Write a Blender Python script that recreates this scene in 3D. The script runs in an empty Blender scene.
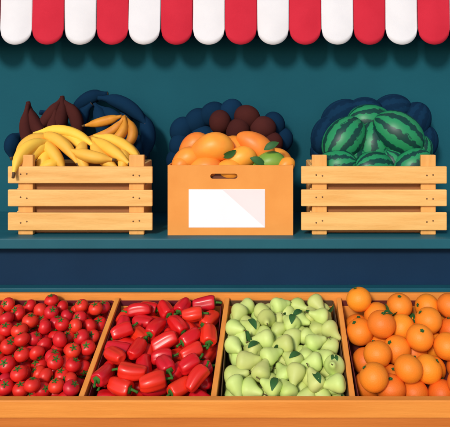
import bpy, math, random
import numpy as np
from mathutils import Vector, Quaternion, Matrix
random.seed(7); rng=np.random.default_rng(11)
sc=bpy.context.scene
EYE=1.6; CX=262.0
def at(px,py,y):
    s=(y+2.1)/600.0
    return ((px-CX)*s, y, EYE-(py-100)*s)
def lin(c):
    o=[]
    for v in c:
        v=v/255.0
        o.append(v/12.92 if v<=0.04045 else ((v+0.055)/1.055)**2.4)
    return (o[0],o[1],o[2],1)
# ---------------------------------------------------------------- materials
def mat(name,col,rough=0.5,col2=None,scale=8,amt=0.5,bump=0.0,bscale=60,rnd=0.0,stretch=(1,1,1),spec=0.5,coat=0.0,hue=0.0):
    m=bpy.data.materials.new(name); m.use_nodes=True
    nt=m.node_tree; N=nt.nodes; L=nt.links
    b=N['Principled BSDF']; b.inputs['Roughness'].default_value=rough
    b.inputs['Specular IOR Level'].default_value=spec
    b.inputs['Coat Weight'].default_value=coat
    b.inputs['Coat Roughness'].default_value=0.15
    tc=N.new('ShaderNodeTexCoord'); mp=N.new('ShaderNodeMapping'); mp.inputs['Scale'].default_value=stretch
    L.new(tc.outputs['Object'],mp.inputs['Vector'])
    no=N.new('ShaderNodeTexNoise'); no.inputs['Scale'].default_value=scale; no.inputs['Detail'].default_value=6
    L.new(mp.outputs['Vector'],no.inputs['Vector'])
    rp=N.new('ShaderNodeValToRGB'); rp.color_ramp.elements[0].position=0.35; rp.color_ramp.elements[1].position=0.7
    c=lin(col); c2=lin(col2) if col2 else tuple([x*0.8 for x in c[:3]]+[1])
    rp.color_ramp.elements[0].color=c
    rp.color_ramp.elements[1].color=tuple(c[i]*(1-amt)+c2[i]*amt for i in range(3))+(1,)
    L.new(no.outputs['Fac'],rp.inputs['Fac'])
    out=rp.outputs['Color']
    if rnd or hue:
        a=N.new('ShaderNodeAttribute'); a.attribute_name='rnd'
        mr=N.new('ShaderNodeMapRange'); mr.inputs['To Min'].default_value=1-rnd; mr.inputs['To Max'].default_value=1+rnd*0.6
        L.new(a.outputs['Fac'],mr.inputs['Value'])
        h=N.new('ShaderNodeHueSaturation'); L.new(out,h.inputs['Color']); L.new(mr.outputs['Result'],h.inputs['Value'])
        mh=N.new('ShaderNodeMapRange'); mh.inputs['To Min'].default_value=0.5-hue; mh.inputs['To Max'].default_value=0.5+hue
        L.new(a.outputs['Fac'],mh.inputs['Value']); L.new(mh.outputs['Result'],h.inputs['Hue'])
        out=h.outputs['Color']
    L.new(out,b.inputs['Base Color'])
    if bump:
        n2=N.new('ShaderNodeTexNoise'); n2.inputs['Scale'].default_value=bscale; n2.inputs['Detail'].default_value=4
        L.new(mp.outputs['Vector'],n2.inputs['Vector'])
        bp=N.new('ShaderNodeBump'); bp.inputs['Strength'].default_value=bump; bp.inputs['Distance'].default_value=0.002
        L.new(n2.outputs['Fac'],bp.inputs['Height']); L.new(bp.outputs['Normal'],b.inputs['Normal'])
    return m
def melon_mat(name,light,dark,rough=0.35,spec=0.5):
    m=bpy.data.materials.new(name); m.use_nodes=True
    nt=m.node_tree; N=nt.nodes; L=nt.links; b=N['Principled BSDF']; b.inputs['Roughness'].default_value=rough
    b.inputs['Specular IOR Level'].default_value=spec
    a=N.new('ShaderNodeAttribute'); a.attribute_name='lco'
    s=N.new('ShaderNodeSeparateXYZ'); L.new(a.outputs['Vector'],s.inputs[0])
    at2=N.new('ShaderNodeMath'); at2.operation='ARCTAN2'; L.new(s.outputs[0],at2.inputs[0]); L.new(s.outputs[1],at2.inputs[1])
    no=N.new('ShaderNodeTexNoise'); no.inputs['Scale'].default_value=5; no.inputs['Detail'].default_value=4; L.new(a.outputs['Vector'],no.inputs['Vector'])
    mu=N.new('ShaderNodeMath'); mu.operation='MULTIPLY_ADD'; L.new(no.outputs['Fac'],mu.inputs[0]); mu.inputs[1].default_value=4.5
    m2=N.new('ShaderNodeMath'); m2.operation='MULTIPLY'; L.new(at2.outputs[0],m2.inputs[0]); m2.inputs[1].default_value=9
    L.new(m2.outputs[0],mu.inputs[2])
    si=N.new('ShaderNodeMath'); si.operation='SINE'; L.new(mu.outputs[0],si.inputs[0])
    rp=N.new('ShaderNodeValToRGB'); e=rp.color_ramp.elements
    e[0].position=0.40; e[1].position=0.62; e[0].color=lin(light); e[1].color=lin(dark)
    mr=N.new('ShaderNodeMapRange'); mr.inputs['From Min'].default_value=-1; L.new(si.outputs[0],mr.inputs['Value'])
    L.new(mr.outputs['Result'],rp.inputs['Fac']); L.new(rp.outputs['Color'],b.inputs['Base Color'])
    return m
M={}
M['wall']=mat('teal_plaster',(19,84,98),0.85,(15,75,89),3,0.6,0.3,90,spec=0.2)
M['shelf']=mat('teal_paint',(28,98,112),0.55,(24,88,102),6,0.6,0.1,40,stretch=(0.2,2,2),spec=0.3)
M['edge']=mat('teal_edge_paint',(26,90,104),0.5,(22,82,96),6,0.6,0.1,40,spec=0.3)
M['navy']=mat('dark_navy',(15,46,74),0.7,(12,40,66),5,0.6,0.1,40,spec=0.15)  # even dark navy for wall band, shelf apron and legs
M['red']=mat('red_canvas',(206,44,62),0.85,(194,36,54),12,0.5,0.3,500,spec=0.1)
M['white']=mat('white_canvas',(234,230,232),0.85,(222,219,222),12,0.5,0.3,500,spec=0.1)
M['slat']=mat('light_pine',(244,190,114),0.6,(228,164,86),5,0.8,0.3,40,stretch=(1,8,12),spec=0.3)
M['post']=mat('pine_post',(236,172,96),0.6,(222,154,78),5,0.8,0.3,40,stretch=(10,8,1),spec=0.3)
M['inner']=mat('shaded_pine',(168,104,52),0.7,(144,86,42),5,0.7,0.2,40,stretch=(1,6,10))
M['nail']=mat('nail_steel',(120,80,50),0.4)
M['card']=mat('cardboard',(236,156,78),0.8,(226,142,66),10,0.6,0.15,150,stretch=(1,1,6),spec=0.15)
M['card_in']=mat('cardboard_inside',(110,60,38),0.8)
M['label']=mat('paper_label',(244,242,245),0.6,(238,236,240),10,0.5,spec=0.2)
M['label2']=mat('paper_label_tint',(248,226,226),0.6,(242,218,218),10,0.5,spec=0.2)
M['rail']=mat('orange_wood',(236,148,62),0.55,(222,130,48),5,0.8,0.25,40,stretch=(0.6,8,10),spec=0.3)
M['rail_d']=mat('orange_wood_divider',(238,154,70),0.55,(224,136,54),5,0.8,0.25,40,stretch=(10,1,8),spec=0.3)
M['panel']=mat('front_panel_wood',(206,118,46),0.6,(190,102,36),5,0.8,0.25,40,stretch=(0.6,8,8),spec=0.3)
M['bed_red']=mat('maroon_liner',(112,20,34),0.8)
M['bed_red2']=mat('maroon_liner_dark',(104,18,36),0.8)
M['bed_green']=mat('olive_liner',(96,70,44),0.8)
M['bed_brown']=mat('brown_liner',(112,42,34),0.8)
M['tomato']=mat('tomato_skin',(226,38,32),0.38,(206,26,24),14,0.6,rnd=0.16,hue=0.004,spec=0.4)
M['pepper']=mat('pepper_skin',(228,36,28),0.34,(206,22,20),14,0.6,rnd=0.18,hue=0.004,coat=0.1,spec=0.4)
M['green']=mat('stem_green',(66,112,42),0.65,(48,92,36),20,0.6,spec=0.15)
M['leaf']=mat('leaf_green',(52,98,46),0.55,(36,78,40),20,0.6,spec=0.25)
M['pear']=mat('pear_skin',(206,216,128),0.5,(186,204,104),12,0.8,0.1,300,rnd=0.14,hue=0.014,spec=0.3)
M['stem']=mat('brown_stem',(92,74,36),0.7)
M['orange']=mat('orange_skin',(244,134,34),0.5,(238,116,24),14,0.6,0.35,260,rnd=0.12,hue=0.01,spec=0.35)
M['banana']=mat('banana_skin',(250,196,74),0.55,(244,176,52),10,0.7,0.1,60,rnd=0.12,hue=0.01,spec=0.3)
M['banana_r']=mat('ripe_banana_skin',(216,144,40),0.55,(186,108,32),22,0.8,0.1,60,rnd=0.14,spec=0.3)
M['banana_t']=mat('banana_tip',(96,66,34),0.7)
M['shade_brown']=mat('brown_shade_skin',(76,36,32),0.95,(62,30,30),14,0.6,rnd=0.15,spec=0.05)  # shade over the rear fruit put into the skin colour
M['shade_navy']=mat('navy_shade_skin',(16,46,72),0.95,(14,40,64),14,0.6,rnd=0.15,spec=0.05)  # rear fruit in navy: shadow tone painted as skin colour
M['mango_o']=mat('mango_orange',(250,168,56),0.42,(242,128,42),7,1.0,0.1,200,rnd=0.05,spec=0.35)
M['mango_r']=mat('mango_blush',(236,116,44),0.42,(246,160,54),7,1.0,0.1,200,spec=0.35)
M['mango_g']=mat('mango_green',(90,148,56),0.42,(150,170,60),7,0.9,0.1,200,spec=0.35)
M['melon']=melon_mat('watermelon_skin',(34,134,84),(14,62,54),0.42,0.35)
M['melon_shade']=melon_mat('shaded_watermelon_skin',(17,48,74),(14,40,64),0.95,0.05)  # shaded copy of the watermelon skin, darkness put into the colour
M['pave']=mat('pavement',(120,118,114),0.9,(96,95,92),3,0.7,0.3,60)
# ---------------------------------------------------------------- primitive helpers
def link(o): sc.collection.objects.link(o); return o
def empty(name,loc=(0,0,0)):
    e=bpy.data.objects.new(name,None); e.location=loc; e.empty_display_size=0.1; return link(e)
def mesh_obj(name,v,f,mats,mi=None,parent=None,bevel=0,smooth=False):
    me=bpy.data.meshes.new(name); me.from_pydata([tuple(p) for p in v],[],[tuple(q) for q in f]); 
    for m in mats: me.materials.append(m)
    if mi is not None: me.polygons.foreach_set('material_index',mi)
    if smooth: me.polygons.foreach_set('use_smooth',[True]*len(me.polygons))
    me.update(); o=link(bpy.data.objects.new(name,me))
    if parent: o.parent=parent
    if bevel:
        b=o.modifiers.new('b','BEVEL'); b.width=bevel; b.segments=2; b.limit_method='ANGLE'
    return o
BF=[(0,3,2,1),(4,5,6,7),(0,1,5,4),(1,2,6,5),(2,3,7,6),(3,0,4,7)]
def box(name,x0,x1,y0,y1,z0,z1,m,parent=None,bevel=0.002,skew=0):
    v=[(x0,y0,z0),(x1,y0,z0),(x1,y1,z0),(x0,y1,z0),(x0,y0,z1),(x1,y0,z1+skew),(x1,y1,z1+skew),(x0,y1,z1)]
    return mesh_obj(name,v,BF,[m],parent=parent,bevel=bevel)
def prism(name,x0,x1,pts,m,parent=None,bevel=0.002):
    n=len(pts); v=[(x0,p[0],p[1]) for p in pts]+[(x1,p[0],p[1]) for p in pts]
    f=[tuple(range(n)),tuple(range(2*n-1,n-1,-1))]+[(i,i+n,(i+1)%n+n,(i+1)%n) for i in range(n)]
    o=mesh_obj(name,v,f,[m],parent=parent,bevel=bevel)
    import bmesh
    bm=bmesh.new(); bm.from_mesh(o.data); bmesh.ops.recalc_face_normals(bm,faces=bm.faces); bm.to_mesh(o.data); bm.free()
    return o
# ---------------------------------------------------------------- templates (verts, faces, matidx)
class T:
    def __init__(s): s.v=[]; s.f=[]; s.m=[]
    def add(s,v,f,m):
        o=len(s.v); s.v+= [tuple(p) for p in v]; s.f+=[tuple(i+o for i in q) for q in f]; s.m+= (m if isinstance(m,list) else [m]*len(f)); return s
def revolve(prof,n=20,lobe=None):
    v=[(0,0,prof[0][1])]; k=len(prof)
    for i in range(1,k-1):
        r,z=prof[i]
        for j in range(n):
            a=2*math.pi*j/n; q=lobe(a,i/(k-1)) if lobe else 1
            v.append((r*q*math.cos(a),r*q*math.sin(a),z))
    v.append((0,0,prof[-1][1])); f=[]
    for j in range(n): f.append((0,1+j,1+(j+1)%n))
    for i in range(k-3):
        for j in range(n):
            a=1+i*n+j; b=1+i*n+(j+1)%n; f.append((a,a+n,b+n,b))
    e=len(v)-1; o=1+(k-3)*n
    for j in range(n): f.append((o+j,e,o+(j+1)%n))
    return v,f
def tube(pts,rad,n=8,ridge=0):
    pts=[Vector(p) for p in pts]; v=[]; k=len(pts); up=None
    for i,p in enumerate(pts):
        t=(pts[min(i+1,k-1)]-pts[max(i-1,0)]).normalized()
        if up is None: up=t.orthogonal().normalized()
        up=(up-t*up.dot(t)).normalized(); s=t.cross(up)
        for j in range(n):
            a=2*math.pi*j/n; r=rad[i]*(1+ridge*math.cos(5*a)); v.append(p+up*r*math.cos(a)+s*r*math.sin(a))
    f=[]
    for i in range(k-1):
        for j in range(n): f.append((i*n+j,i*n+(j+1)%n,(i+1)*n+(j+1)%n,(i+1)*n+j))
    f.append(tuple(range(n))[::-1]); f.append(tuple((k-1)*n+j for j in range(n)))
    return v,f
def leafm(L,W,curl=0.25):
    v=[];f=[];k=7
    for i in range(k):
        t=i/(k-1); w=W*math.sin(math.pi*min(1,t*0.96+0.02))**0.8; z=curl*L*(t-t*t*1.6)
        v+=[(t*L,-w,z+w*0.35),(t*L,0,z),(t*L,w,z+w*0.35)]
    for i in range(k-1):
        for j in range(2): f.append((i*3+j,i*3+3+j,i*3+4+j,i*3+1+j))
    return v,f
def xf(v,mtx): return [mtx@Vector(p) for p in v]
def calyx(t,r,z,n,m,w=0.16,droop=-0.25,stem=0.35):
    for i in range(n):
        lv,lf=leafm(r,r*w*1.3,droop*-1)
        mt=Matrix.Translation((0,0,z))@Matrix.Rotation(2*math.pi*i/n+0.3,4,'Z')
        t.add(xf(lv,mt),lf,m)
    if stem:
        a,b=tube([(0,0,z-0.03),(0.02,0,z+stem*0.5),(0.08,0.02,z+stem)],[0.07,0.05,0.06],6); t.add(a,b,m)
def sphereprof(k,sq=1.0,dim=0.0,dw=0.35,dim2=0.0):
    p=[]
    for i in range(k+1):
        t=math.pi*i/k; z=math.cos(t)*sq-dim*math.exp(-(t/dw)**2)+dim2*math.exp(-((math.pi-t)/dw)**2)
        p.append((math.sin(t),z))
    return p
def tomato_t():
    t=T(); a,b=revolve(sphereprof(14,0.86,0.12,.4),18,lambda a,s:1+0.018*math.cos(5*a)*(1-s)); t.add(a,b,0); calyx(t,0.5,0.77,5,1,0.15,0.2,0.2); return t
def orange_t(leaf=False):
    t=T(); a,b=revolve(sphereprof(18,0.95,0.07,0.22,0.04),28); t.add(a,b,0); calyx(t,0.17,0.90,5,1,0.35,0.1,0.06)
    if leaf:
        lv,lf=leafm(0.95,0.26,0.1); t.add(xf(lv,Matrix.Translation((0.02,0,0.93))@Matrix.Rotation(0.25,4,'Y')),lf,1)
    return t
def pepper_t(lobes=4,L=1.55,tap=0.72,seed=0):
    r=random.Random(seed); t=T(); p=[]; k=16
    for i in range(k+1):
        u=math.pi*i/k; s=i/k
        rr=(max(0,math.sin(u))**0.62)*(1-(1-tap)*s**1.4); z=L*(abs(math.cos(u))**0.85)*(1 if math.cos(u)>0 else -1)
        z-=0.42*math.exp(-(u/0.5)**2); z+=0.35*math.exp(-((math.pi-u)/0.5)**2)
        p.append((rr,z))
    ph=r.random()*3
    a,b=revolve(p,28,lambda a,s:(1-0.19*(1-abs(math.cos(lobes/2*(a+ph))))**1.5)*(1+0.06*math.cos(a+ph*2)))
    bend=r.uniform(-.22,.22)
    a=[(x+bend*z*z*0.5,y+0.08*math.sin(z*1.7+ph),z) for x,y,z in a]
    t.add(a,b,0)
    z=L-0.42; ox=bend*z*z*.5
    cp=[(0,.1),(.2,.1),(.4,.03),(.48,-.05),(.3,-.12),(0,-.1)]
    cv,cf=revolve(cp,10,lambda a,s:1+.15*math.cos(5*a))
    t.add(xf(cv,Matrix.Translation((ox,0.08*math.sin(z*1.7+ph),z+.06))),cf,1)
    dx=r.choice((-1,1))*r.uniform(.1,.35)
    v,f=tube([(ox,0,z+.05),(ox+dx*.1,0,z+.35),(ox+dx*.5,0.03,z+.62),(ox+dx,0.05,z+.85)],[.18,.13,.12,.16],8); t.add(v,f,1)
    return t
PP=[(0,1.36),(.12,1.36),(.24,1.27),(.33,1.08),(.40,.86),(.50,.62),(.66,.36),(.83,.1),(.95,-.15),(1,-.4),(.97,-.63),(.86,-.83),(.65,-.97),(.38,-1.04),(.15,-1.02),(0,-.96)]
def pear_t(leaf=False,seed=0):
    r=random.Random(seed); t=T(); w=r.uniform(.96,1.08)
    a,b=revolve([(x*w if z<.3 else x*(2-w)*1.12,z) for x,z in PP],22,lambda a,s:1+.03*math.cos(a+seed)+.02*math.cos(3*a)); bd=r.uniform(-.14,.14)
    a=[(x+bd*(z+1)**2*.5,y,z) for x,y,z in a]; t.add(a,b,0); ox=bd*2.36**2*.5
    v,f=tube([(ox,0,1.3),(ox+.03,0,1.55),(ox+.14,0,1.85)],[.06,.05,.07],6); t.add(v,f,1)
    if leaf:
        lv,lf=leafm(1.5,.36,.3); t.add(xf(lv,Matrix.Translation((ox+.05,0,1.6))@Matrix.Rotation(r.uniform(0,6),4,'Z')@Matrix.Rotation(-.3,4,'Y')),lf,2)
    return t
def ell_t(k=16,n=28,asym=0):
    t=T(); p=sphereprof(k,1.0); a,b=revolve(p,n)
    a=[(x*(1+asym*z)+asym*z*z,y*(1+asym*z),z) for x,y,z in a]; t.add(a,b,0); return t
class Pile:
    def __init__(s,name,mats): s.name=name; s.mats=mats; s.v=[];s.f=[];s.m=[];s.r=[];s.l=[]
    def add(s,t,mtx,rnd=None,moff=0):
        rnd=random.random() if rnd is None else rnd; o=len(s.v)
        A=np.array(mtx); V=np.array([tuple(p) for p in t.v]); W=V@A[:3,:3].T+A[:3,3]
        s.v+=W.tolist(); s.l+=V.tolist(); s.r+=[rnd]*len(V)
        s.f+=[tuple(i+o for i in q) for q in t.f]; s.m+=[x+moff for x in t.m]
    def build(s,parent=None):
        me=bpy.data.meshes.new(s.name); me.from_pydata(s.v,[],s.f)
        for m in s.mats: me.materials.append(m)
        me.polygons.foreach_set('material_index',s.m); me.polygons.foreach_set('use_smooth',[True]*len(me.polygons))
        a=me.attributes.new('rnd','FLOAT','POINT'); a.data.foreach_set('value',s.r)
        a=me.attributes.new('lco','FLOAT_VECTOR','POINT'); a.data.foreach_set('vector',np.array(s.l,dtype=np.float32).ravel())
        me.update(); o=link(bpy.data.objects.new(s.name,me)); 
        if parent: o.parent=parent
        return o
# ---------------------------------------------------------------- setting
box('ground',-40,40,-40,40,-0.2,0,M['pave'],bevel=0)
shop=empty('shop_wall')
box('wall_face',-3.2,3.0,0.5,0.7,0,3.2,M['wall'],shop,0)
zl=at(0,38,0.48)[2]
box('navy_band',-3.2,3.0,0.478,0.4985,zl,2.6,M['navy'],shop,0.003)  # dark navy strip across the top of the wall
shelf=empty('wall_shelf')
XS0,XS1=-1.75,1.5
box('shelf_board',XS0,XS1,0.0,0.498,1.117-0.033,1.117,M['shelf'],shelf,0.002)
box('shelf_nosing',XS0,XS1,-0.012,-0.0005,1.117-0.035,1.1165,M['edge'],shelf,0.002)
box('shelf_apron',XS0,XS1,0.04,0.07,0.86,1.0835,M['navy'],shelf,0.0)
box('shelf_ledge',XS0,XS1,-0.005,0.0395,0.915,0.942,M['edge'],shelf,0.002)
for i,x in enumerate((XS0+.1,XS1-.15)): box('shelf_leg_%d'%i,x,x+.06,0.075,0.49,0.002,1.083,M['navy'],shelf)
# awning
aw_v=[];aw_f=[];aw_m=[]
AY=0.36; s_=(AY+2.1)/600; pitch=32*s_; x1=(1-CX)*s_
zt=EYE+125*s_; zs=EYE+(100-29)*s_; R=16*s_
nu=24;nv=14
for k in range(-16,28):
    xa=x1+k*pitch; o=len(aw_v)
    for i in range(nu+1):
        u=i/nu; zb=zs-R*(max(0,1-abs(2*u-1)**2.05))**(1/2.05)
        for j in range(nv+1):
            w=j/nv; z=zt+(zb-zt)*w
            yy=AY-0.012*math.sin(math.pi*u)*w-0.010*w+0.004*math.sin(k*2.1+w*3)*w
            aw_v.append((xa+0.0008+(pitch-0.0016)*u,yy,z))
    for i in range(nu):
        for j in range(nv):
            a=o+i*(nv+1)+j; aw_f.append((a,a+1,a+nv+2,a+nv+1)); aw_m.append(k%2)
    o=len(aw_v); aw_v+=[(xa,AY,zt),(xa+pitch,AY,zt),(xa+pitch,0.5,zt+.12),(xa,0.5,zt+.12)]
    aw_f.append((o,o+1,o+2,o+3)); aw_m.append(k%2)
aw=mesh_obj('striped_awning',aw_v,aw_f,[M['white'],M['red']],aw_m,smooth=True)
sm=aw.modifiers.new('s','SOLIDIFY'); sm.thickness=0.003
# counter
ct=empty('display_counter')
X0,X1=-0.925,0.665
th=math.atan2(0.152,0.40); vd=np.array([0,-math.cos(th),-math.sin(th)]); wd=np.array([0,-math.sin(th),math.cos(th)])
def tray(u,v,w):
    p=np.array([0,-0.055,0.928])+vd*v+wd*w; return (u,p[1],p[2])
LEN=0.42; DEP=0.10
zr=at(0,293,-0.045)[2]
box('rear_rail',X0-.02,X1+.02,-0.05,-0.03,0.80,zr,M['rail'],ct,0.003)
zf=at(0,400,-0.475)[2]; zf2=at(0,418,-0.475)[2]
box('front_rail',X0-.03,X1+.03,-0.478,-0.452,zf2,zf,M['rail'],ct,0.003)
zz=zf2-.0015; i=0
while zz>0.1:
    z0=max(0.02,zz-.14); box('front_board_%d'%i,X0-.02,X1+.02,-0.468,-0.4535,z0,zz,M['panel'],ct,0.003); zz=z0-.002; i+=1
def divider(name,xr,xf_,wid):
    a=tray(0,0.002,0); b=tray(0,LEN-0.004,0)
    pts=[(a[1],a[2]),(b[1],b[2]),(b[1],b[2]-.13),(a[1],a[2]-.13)]
    v=[];h=wid/2
    for sx in (-h,h):
        v+=[(xr+sx,pts[0][0],pts[0][1]),(xf_+sx,pts[1][0],pts[1][1]),(xf_+sx,pts[2][0],pts[2][1]),(xr+sx,pts[3][0],pts[3][1])]
    f=[(0,1,2,3),(7,6,5,4),(0,4,5,1),(1,5,6,2),(2,6,7,3),(3,7,4,0)]
    mesh_obj(name,v,f,[M['rail_d']],parent=ct,bevel=0.002)
divs=[(-.492,-.50),(-.118,-.134),(.262,.250)]
for i,(a,b) in enumerate(divs): divider('divider_%d'%i,a,b,0.016)
for nm,x in (('end_panel_l',X0-.012),('end_panel_r',X1-.008)):
    a=tray(0,0.002,0.0); b=tray(0,LEN-0.004,0.0)
    prism(nm,x,x+.02,[(a[1],a[2]),(b[1],b[2]),(b[1],0.03),(a[1],0.03)],M['rail_d'],ct)
ranges=[(X0+.01,-.507,'bed_red'),(-.484,-.137,'bed_red2'),(-.115,.243,'bed_green'),(.268,X1-.01,'bed_brown')]
for i,(a,b,m) in enumerate(ranges):
    p=[tray(0,0.001,-DEP),tray(0,LEN-.004,-DEP),tray(0,LEN-.004,-DEP-.01),tray(0,0.001,-DEP-.01)]
    prism('tray_bed_%d'%i,a-.0,b+.0,[(q[1],q[2]) for q in p],M[m],ct,0)
    for nm,x in (('l',a),('r',b-.002)):
        p=[tray(0,0.004,-.012),tray(0,LEN-.008,-.012),tray(0,LEN-.008,-DEP+.001),tray(0,0.004,-DEP+.001)]
        prism('tray_side_%d%s'%(i,nm),x,x+.002,[(q[1],q[2]) for q in p],M[m],ct,0)
    p=[tray(0,0.0045,-.01),tray(0,0.0065,-.01),tray(0,0.0065,-DEP+.001),tray(0,.0045,-DEP+.001)]
    prism('tray_back_%d'%i,a+.003,b-.003,[(q[1],q[2]) for q in p],M[m],ct,0)
# ---------------------------------------------------------------- packing
def randq(mode):
    if mode=='up':
        ax=Vector((rng.normal(),rng.normal(),0)).normalized(); return Quaternion(ax,abs(rng.normal())*0.85)@Quaternion((0,0,1),rng.uniform(0,6.28))
    if mode=='lie':
        a=rng.uniform(0,6.28); tilt=rng.normal()*0.25
        return Quaternion((0,0,1),a)@Quaternion((0,1,0),math.pi/2+tilt)@Quaternion((0,0,1),rng.uniform(0,6.28))
def pack(xa,xb,proxy,rfun,mode,cap,shr=0.93,cands=160,maxn=400):
    out=[]; E=np.zeros((0,4)); fail=0
    while len(out)<maxn and fail<10:
        best=None
        for _ in range(cands):
            r=rfun(); q=randq(mode); Rm=np.array(q.to_matrix())
            P=np.array([p[:3] for p in proxy])@Rm.T*r; rr=np.array([p[3] for p in proxy])*r
            lo=(xa-(P[:,0]-rr)).max(); hi=(xb-(P[:,0]+rr)).min(); lo2=(0.004-(P[:,1]-rr)).max(); hi2=(LEN-.006-(P[:,1]+rr)).min()
            if lo>=hi or lo2>=hi2: continue
            u=rng.uniform(lo,hi); v=rng.uniform(lo2,hi2)
            h=(rr-P[:,2]).max()
            if len(E):
                dx=P[:,0][:,None]+u-E[:,0]; dy=P[:,1][:,None]+v-E[:,1]; S=(rr[:,None]+E[:,3])*shr; d2=S*S-dx*dx-dy*dy
                H=np.where(d2>0,E[:,2]+np.sqrt(np.maximum(d2,0))-P[:,2][:,None],-1); h=max(h,H.max())
            top=(P[:,2]+rr).max()+h
            if best is None or top<best[0]: best=(top,u,v,h,q,r,P,rr)
        if best is None or best[0]>cap: fail+=1; continue
        top,u,v,h,q,r,P,rr=best; out.append((u,v,h,q,r))
        E=np.vstack([E,np.column_stack([P[:,0]+u,P[:,1]+v,P[:,2]+h,rr])])
    return out
Bm=Matrix(((1,0,0,0),(0,vd[1],wd[1],0),(0,vd[2],wd[2],0),(0,0,0,1)))
FL=Matrix.Scale(-1,4,(1,0,0)) if Bm.determinant()<0 else Matrix.Identity(4)
def place(pile,tm,items):
    for (u,v,h,q,r) in items:
        p=tray(u,v,-DEP+h); 
        mt=Matrix.Translation(p)@Bm@q.to_matrix().to_4x4()@FL@Matrix.Scale(r,4)
        t=tm[random.randrange(len(tm))]; pile.add(t,mt)
def loose_leaves(pile,items,n,L,moff,off):
    tops=sorted(items,key=lambda i:-i[2])[:n*3]; random.shuffle(tops)
    for (u,v,h,q,r) in tops[:n]:
        l=L*random.uniform(.8,1.15)
        t=T(); lv,lf=leafm(l,L*.24,0.0)
        # lies centred on the belly of the pear, ends curving down over it
        lv=[(x-l/2,y,z-((x-l/2)**2+y*y)/(2*r)) for x,y,z in lv]
        t.add(lv,lf,0)
        b=q.to_matrix()@Vector((0,0,-.3*r))
        p=tray(u+b.x,v+b.y,-DEP+h+b.z+r*off)
        pile.add(t,Matrix.Translation(p)@Bm@Matrix.Rotation(random.uniform(0,6.28),4,'Z'),moff=moff)
it=pack(ranges[0][0],ranges[0][1],[(0,0,0,1)],lambda:rng.uniform(.0225,.0275),'up',0.138,0.88,120)
p=Pile('tomatoes',[M['tomato'],M['green']]); place(p,[tomato_t()],it); p.build(); print('tomatoes',len(it))
it=pack(ranges[1][0],ranges[1][1],[(0,0,.6,.85),(0,0,-.05,.88),(0,0,-.75,.72)],lambda:rng.uniform(.027,.033),'lie',0.146,0.84,240)
p=Pile('red_peppers',[M['pepper'],M['green']]); place(p,[pepper_t(4,1.5,.7,1),pepper_t(3,1.6,.6,2),pepper_t(4,1.35,.75,3),pepper_t(4,1.7,.6,4),pepper_t(3,1.45,.65,5)],it); p.build(); print('peppers',len(it))
it=pack(ranges[2][0],ranges[2][1],[(0,0,-.2,.92),(0,0,.75,.42)],lambda:rng.uniform(.027,.033),'lie',0.142,0.85,180)
p=Pile('green_pears',[M['pear'],M['stem'],M['leaf']]); place(p,[pear_t(False,1),pear_t(False,2),pear_t(True,3),pear_t(False,4),pear_t(False,5)],it); loose_leaves(p,it,8,.045,2,1.03); p.build(); print('pears',len(it))
it=pack(ranges[3][0],ranges[3][1],[(0,0,0,1)],lambda:rng.uniform(.041,.047),'up',0.175,0.91,240)
p=Pile('oranges',[M['orange'],M['leaf']]); place(p,[orange_t(),orange_t(),orange_t(True)],it); p.build(); print('oranges',len(it))
# ---------------------------------------------------------------- crates
CF=0.047; CB=0.27; S0=(CF+2.1)/600
def X(px): return (px-CX)*S0
def Z(py): return EYE-(py-100)*S0
ZB=1.1175
def crate(name,xa,xb,pa,pb,sa,sb):
    e=empty(name)
    sl=[(166,183),(189,206),(212,230)]
    for i,(a,b) in enumerate(sl):
        box('slat_front_%d'%i,X(xa),X(xb),CF-.012,CF-.0005,Z(b)+random.uniform(-.001,.001),Z(a)+random.uniform(-.001,.001),M['slat'],e,0.003,random.uniform(-.0015,.0015))
        box('slat_back_%d'%i,X(sa)-.01,X(sb)+.01,CB+.0005,CB+.012,Z(b),Z(a),M['slat'],e,0.003)
        for s,x in (('l',X(sa)-.0125),('r',X(sb)+.0005)):
            box('slat_side_%s%d'%(s,i),x,x+.012,CF+.0205,CB-.0005,Z(b),Z(a),M['slat'],e,0.003)
        for x in (X(pa)+.014,X(pa)+.036,X(pb)-.036,X(pb)-.014):
            v,f=revolve([(0,.002),(.0022,.0015),(.003,0),(0,-.001)],10); dz=random.uniform(-.004,.004)
            mesh_obj('nail',[(p[0]+x,CF-.0125-p[2],p[1]+(Z(a)+Z(b))/2+dz) for p in v],f,[M['nail']],parent=e,smooth=True)
    w=15*S0
    for i,(x,y,t) in enumerate(((X(pa),CF,155),(X(pb)-w,CF,155),(X(sa),CB-.02,166),(X(sb)-w,CB-.02,166))):
        box('post_%d'%i,x,x+w,y,y+.02,ZB,Z(t),M['post'],e,0.003)
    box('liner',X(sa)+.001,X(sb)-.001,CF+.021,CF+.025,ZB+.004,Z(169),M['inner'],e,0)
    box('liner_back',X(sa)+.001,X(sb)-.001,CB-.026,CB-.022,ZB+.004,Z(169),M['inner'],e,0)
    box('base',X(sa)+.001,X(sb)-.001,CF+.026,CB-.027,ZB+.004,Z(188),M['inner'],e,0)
    return e
crate('wooden_crate',9,153,18,144,18,137)
crate('wooden_crate',301,446,312,436,314,434)
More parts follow.
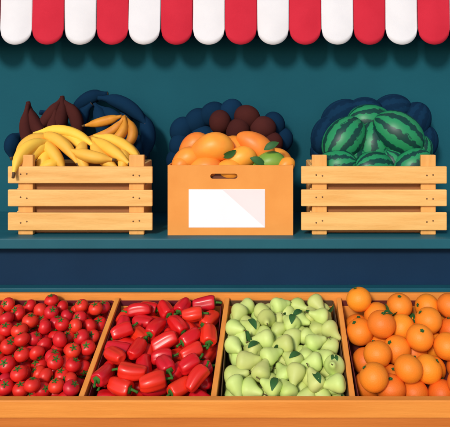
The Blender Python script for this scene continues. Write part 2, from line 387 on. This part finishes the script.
# cardboard box
cb=empty('cardboard_box')
def panel_with_slot():
    cu=bpy.data.curves.new('front','CURVE'); cu.dimensions='2D'; cu.fill_mode='BOTH'; cu.extrude=0.003
    def sp(pts):
        s=cu.splines.new('POLY'); s.points.add(len(pts)-1)
        for i,(x,z) in enumerate(pts): s.points[i].co=(x,z,0,1)
        s.use_cyclic_u=True
    sp([(X(168),ZB),(X(293),ZB),(X(293),Z(165)),(X(168),Z(165))])
    r=2.6*S0; c0=(X(213),Z(176)); c1=(X(235),Z(176)); pts=[]
    for k in range(9): a=math.pi/2+math.pi*k/8; pts.append((c0[0]+r*math.cos(a),c0[1]+r*math.sin(a)))
    for k in range(9): a=-math.pi/2+math.pi*k/8; pts.append((c1[0]+r*math.cos(a),c1[1]+r*math.sin(a)))
    sp(pts)
    ob=bpy.data.objects.new('tmp',cu); link(ob); dg=bpy.context.evaluated_depsgraph_get()
    me=bpy.data.meshes.new_from_object(ob.evaluated_get(dg)); bpy.data.objects.remove(ob)
    me.materials.clear(); me.materials.append(M['card']); o=link(bpy.data.objects.new('front_panel',me))
    o.rotation_euler=(math.pi/2,0,0); o.location=(0,CF-.004,0); o.parent=cb
panel_with_slot()
box('slot_backing',X(172),X(289),CF+.012,CF+.014,ZB+.003,Z(169),M['card_in'],cb,0)
box('back_panel',X(168),X(293),CB-.03,CB-.024,ZB,Z(165),M['card'],cb,0.001)
box('side_panel_l',X(168),X(168)+.005,CF,CB-.031,ZB,Z(165),M['card'],cb,0.001)
box('side_panel_r',X(293)-.005,X(293),CF,CB-.031,ZB,Z(165),M['card'],cb,0.001)
box('inside_base',X(168)+.006,X(293)-.006,CF+.02,CB-.032,ZB+.003,Z(188),M['card_in'],cb,0)
yl=CF-.0082
def quad(nm,pts,m,y):
    v=[(X(a),y,Z(b)) for a,b in pts]+[(X(a),y+.0008,Z(b)) for a,b in pts]; n=len(pts)
    f=[tuple(range(n))[::-1],tuple(range(n,2*n))]+[(i,(i+1)%n,(i+1)%n+n,i+n) for i in range(n)]
    mesh_obj(nm,v,f,[m],parent=cb)
quad('label',[(189,189),(265,189),(265,227),(189,227)],M['label'],yl)
quad('label_tint',[(223,189.6),(264.4,189.6),(264.4,226.4)],M['label2'],yl-.0012)
# ---------------------------------------------------------------- bananas
def banana(pile,a,c,b,r=.023,off=0):
    a,c,b=[Vector(at(*q)) for q in (a,c,b)]; pts=[];rad=[];k=14
    prof=[.34,.36,.5,.78,.93,1,1.03,1.03,1,.95,.86,.7,.45,.26,.22]
    for i in range(k+1):
        t=i/k; pts.append((1-t)**2*a+2*t*(1-t)*c+t*t*b); rad.append(r*prof[i])
    v,f=tube(pts,rad,15,0.05); t=T(); m=[]
    for i in range(k): m+= [2 if i>=k-1 else 0]*15
    m+=[2,2]; t.add(v,f,[x if x==2 else off for x in m]); pile.add(t,Matrix.Identity(4))
pb=Pile('bananas',[M['banana'],M['banana_r'],M['banana_t']])
for a,c,b in [
 ((54,142,.16),(18,140,.08),(13,178,.012)),((54,146,.15),(26,146,.10),(27,176,.09)),
 ((56,140,.20),(28,132,.16),(14,160,.12)),((52,150,.14),(38,160,.11),(46,178,.09)),
 ((38,136,.2),(62,132,.15),(80,168,.10)),((36,140,.18),(54,146,.12),(66,176,.09)),
 ((34,134,.24),(70,122,.22),(98,150,.16)),((44,130,.24),(80,130,.22),(88,160,.14)),
 ((88,138,.2),(72,156,.12),(92,176,.09)),((92,140,.2),(96,158,.12),(122,172,.09)),
 ((92,138,.2),(110,148,.14),(132,166,.09)),((94,136,.22),(124,138,.18),(143,164,.14)),((104,142,.22),(132,142,.2),(142,168,.15)),
 ((70,150,.12),(90,158,.09),(116,160,.10)),((118,150,.18),(130,156,.13),(118,174,.09)),
 ((60,160,.1),(50,168,.1),(30,170,.1)),((136,168,.1),(126,176,.1),(100,174,.1)),((66,172,.12),(90,176,.12),(110,170,.12))]: banana(pb,a,c,b)
for a,c,b in [((124,116,.24),(130,140,.20),(92,150,.20)),((124,116,.25),(116,138,.24),(82,138,.24)),((124,116,.26),(144,136,.22),(118,152,.2)),((122,116,.28),(106,122,.28),(82,126,.28))]:
    banana(pb,a,c,b,.019,1)
pb.build()
db=Pile('shaded_bananas',[M['shade_brown'],M['shade_navy'],M['banana_t']])  # rear bunches, their shade painted into brown and navy skins
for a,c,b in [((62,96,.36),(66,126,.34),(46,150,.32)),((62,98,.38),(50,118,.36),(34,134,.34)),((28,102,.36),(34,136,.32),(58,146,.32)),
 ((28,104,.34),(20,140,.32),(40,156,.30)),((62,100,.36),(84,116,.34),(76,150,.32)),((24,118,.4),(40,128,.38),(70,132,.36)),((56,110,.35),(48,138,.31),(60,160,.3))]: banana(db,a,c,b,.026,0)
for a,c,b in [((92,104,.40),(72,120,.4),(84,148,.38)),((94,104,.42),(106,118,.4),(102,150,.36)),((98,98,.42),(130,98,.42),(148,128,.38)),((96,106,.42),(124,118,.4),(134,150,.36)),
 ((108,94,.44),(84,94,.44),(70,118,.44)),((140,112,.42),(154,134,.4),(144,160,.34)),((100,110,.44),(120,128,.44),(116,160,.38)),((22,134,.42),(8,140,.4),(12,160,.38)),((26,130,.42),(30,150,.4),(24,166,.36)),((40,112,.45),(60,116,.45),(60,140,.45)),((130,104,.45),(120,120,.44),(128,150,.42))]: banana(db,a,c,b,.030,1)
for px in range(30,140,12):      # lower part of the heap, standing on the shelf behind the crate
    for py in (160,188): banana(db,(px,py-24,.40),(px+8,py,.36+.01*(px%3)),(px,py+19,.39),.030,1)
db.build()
# ---------------------------------------------------------------- mangoes etc
E=ell_t(); EA=ell_t(asym=.17)
def ell(pile,t,px,py,y,rx,rz,ang,moff=0,ry=None):
    c=at(px,py,y); s=(y+2.1)/600; ry=ry or min(rx,rz)
    mt=Matrix.Translation(c)@Matrix.Rotation(math.radians(ang),4,'Y')@Matrix.Diagonal((rx*s,ry*s,rz*s,1)); pile.add(t,mt,moff=moff)
mg=Pile('mangoes',[M['mango_o'],M['mango_r'],M['mango_g'],M['leaf']])
for a in [(211,148,.12,15,23,76,0),(186,160,.12,12,17,60,1),(180,168,.10,9,13,20,0),(256,146,.17,13,22,128,1),(238,160,.12,12,19,60,0),(268,163,.12,11,18,75,2),(206,168,.10,13,18,95,1),(228,170,.09,11,15,90,0),(284,168,.10,8,13,35,0),(232,152,.20,15,18,40,0),(192,148,.22,12,19,40,1),(226,170,.2,18,22,90,0),(262,172,.16,16,20,90,1),(278,158,.20,10,16,120,1)]:
    ell(mg,EA,*a[:6],moff=a[6])
for (px,py,y,an) in ((236,150,.08,150),(250,158,.075,20),(264,150,.08,-30)):
    t=T(); lv,lf=leafm(.06,.014,.3); t.add(lv,lf,0); mg.add(t,Matrix.Translation(at(px,py,y))@Matrix.Rotation(math.radians(an),4,'Y')@Matrix.Rotation(math.pi/2.6,4,'X'),moff=3)
mg.build()
dm=Pile('shaded_mangoes',[M['shade_brown'],M['shade_navy']])  # rear heap, shade painted into the fruit colours
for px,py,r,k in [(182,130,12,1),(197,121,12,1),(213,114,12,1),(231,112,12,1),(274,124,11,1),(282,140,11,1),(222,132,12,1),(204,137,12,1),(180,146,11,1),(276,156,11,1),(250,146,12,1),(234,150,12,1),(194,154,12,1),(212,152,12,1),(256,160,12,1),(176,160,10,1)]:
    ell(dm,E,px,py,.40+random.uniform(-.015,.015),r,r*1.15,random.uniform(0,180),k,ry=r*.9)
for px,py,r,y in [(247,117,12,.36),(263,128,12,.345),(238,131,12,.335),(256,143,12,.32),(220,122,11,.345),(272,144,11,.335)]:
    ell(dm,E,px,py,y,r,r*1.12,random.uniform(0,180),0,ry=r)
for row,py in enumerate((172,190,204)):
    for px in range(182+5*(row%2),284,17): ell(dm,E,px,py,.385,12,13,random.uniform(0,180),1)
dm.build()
# ---------------------------------------------------------------- watermelons
wm=Pile('watermelons',[M['melon']])
for a in [(344,140,.18,20,27,40),(398,134,.19,22,28,125),(372,146,.22,20,26,10),(336,166,.13,17,22,75),(374,168,.12,17,23,95),(412,166,.13,17,22,60),(352,166,.19,20,24,20),(394,168,.19,20,24,150),(418,152,.21,14,18,20),(370,122,.28,18,24,95)]:
    c=at(*a[:3]); s=(a[2]+2.1)/600
    mt=Matrix.Translation(c)@Matrix.Rotation(math.radians(a[5]),4,'Y')@Matrix.Rotation(random.uniform(-.5,.5),4,'X')@Matrix.Rotation(random.uniform(0,3),4,'Z')@Matrix.Diagonal((a[3]*s,a[3]*s,a[4]*s,1)); wm.add(E,mt)
wm.build()
dw=Pile('shaded_watermelons',[M['melon_shade']])  # rear melons, shade painted into their navy skin
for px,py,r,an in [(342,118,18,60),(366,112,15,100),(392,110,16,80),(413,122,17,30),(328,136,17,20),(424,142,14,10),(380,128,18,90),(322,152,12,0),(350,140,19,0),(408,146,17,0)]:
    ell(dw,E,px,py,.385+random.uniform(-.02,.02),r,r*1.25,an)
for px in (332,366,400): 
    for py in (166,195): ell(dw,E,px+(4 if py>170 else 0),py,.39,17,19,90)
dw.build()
# ---------------------------------------------------------------- light, sky, camera
el=math.radians(28); az=math.radians(-20)
sp=Vector((math.sin(az)*math.cos(el),-math.cos(az)*math.cos(el),math.sin(el)))
sl=bpy.data.lights.new('sun','SUN'); sl.energy=2.4; sl.angle=math.radians(10); sl.color=(1,.96,.9)
so=link(bpy.data.objects.new('sun',sl)); so.rotation_euler=(-sp).to_track_quat('-Z','Y').to_euler()
w=bpy.data.worlds.new('World'); sc.world=w; w.use_nodes=True; nt=w.node_tree
sk=nt.nodes.new('ShaderNodeTexSky'); sk.sky_type='NISHITA'; sk.sun_disc=False; sk.sun_elevation=el; sk.sun_rotation=math.atan2(sp.x,sp.y)
nt.links.new(sk.outputs[0],nt.nodes['Background'].inputs[0]); nt.nodes['Background'].inputs[1].default_value=0.13
cam=bpy.data.cameras.new('camera'); co=link(bpy.data.objects.new('camera',cam)); co.location=(0,-2.1,EYE); co.rotation_euler=(math.pi/2,0,0)
cam.lens=48; cam.sensor_width=36; cam.shift_x=-(CX-225)/450; cam.shift_y=-(213.5-100)/450; cam.clip_end=200
sc.camera=co
sc.view_settings.view_transform='Standard'; sc.view_settings.look='None'; sc.view_settings.exposure=0
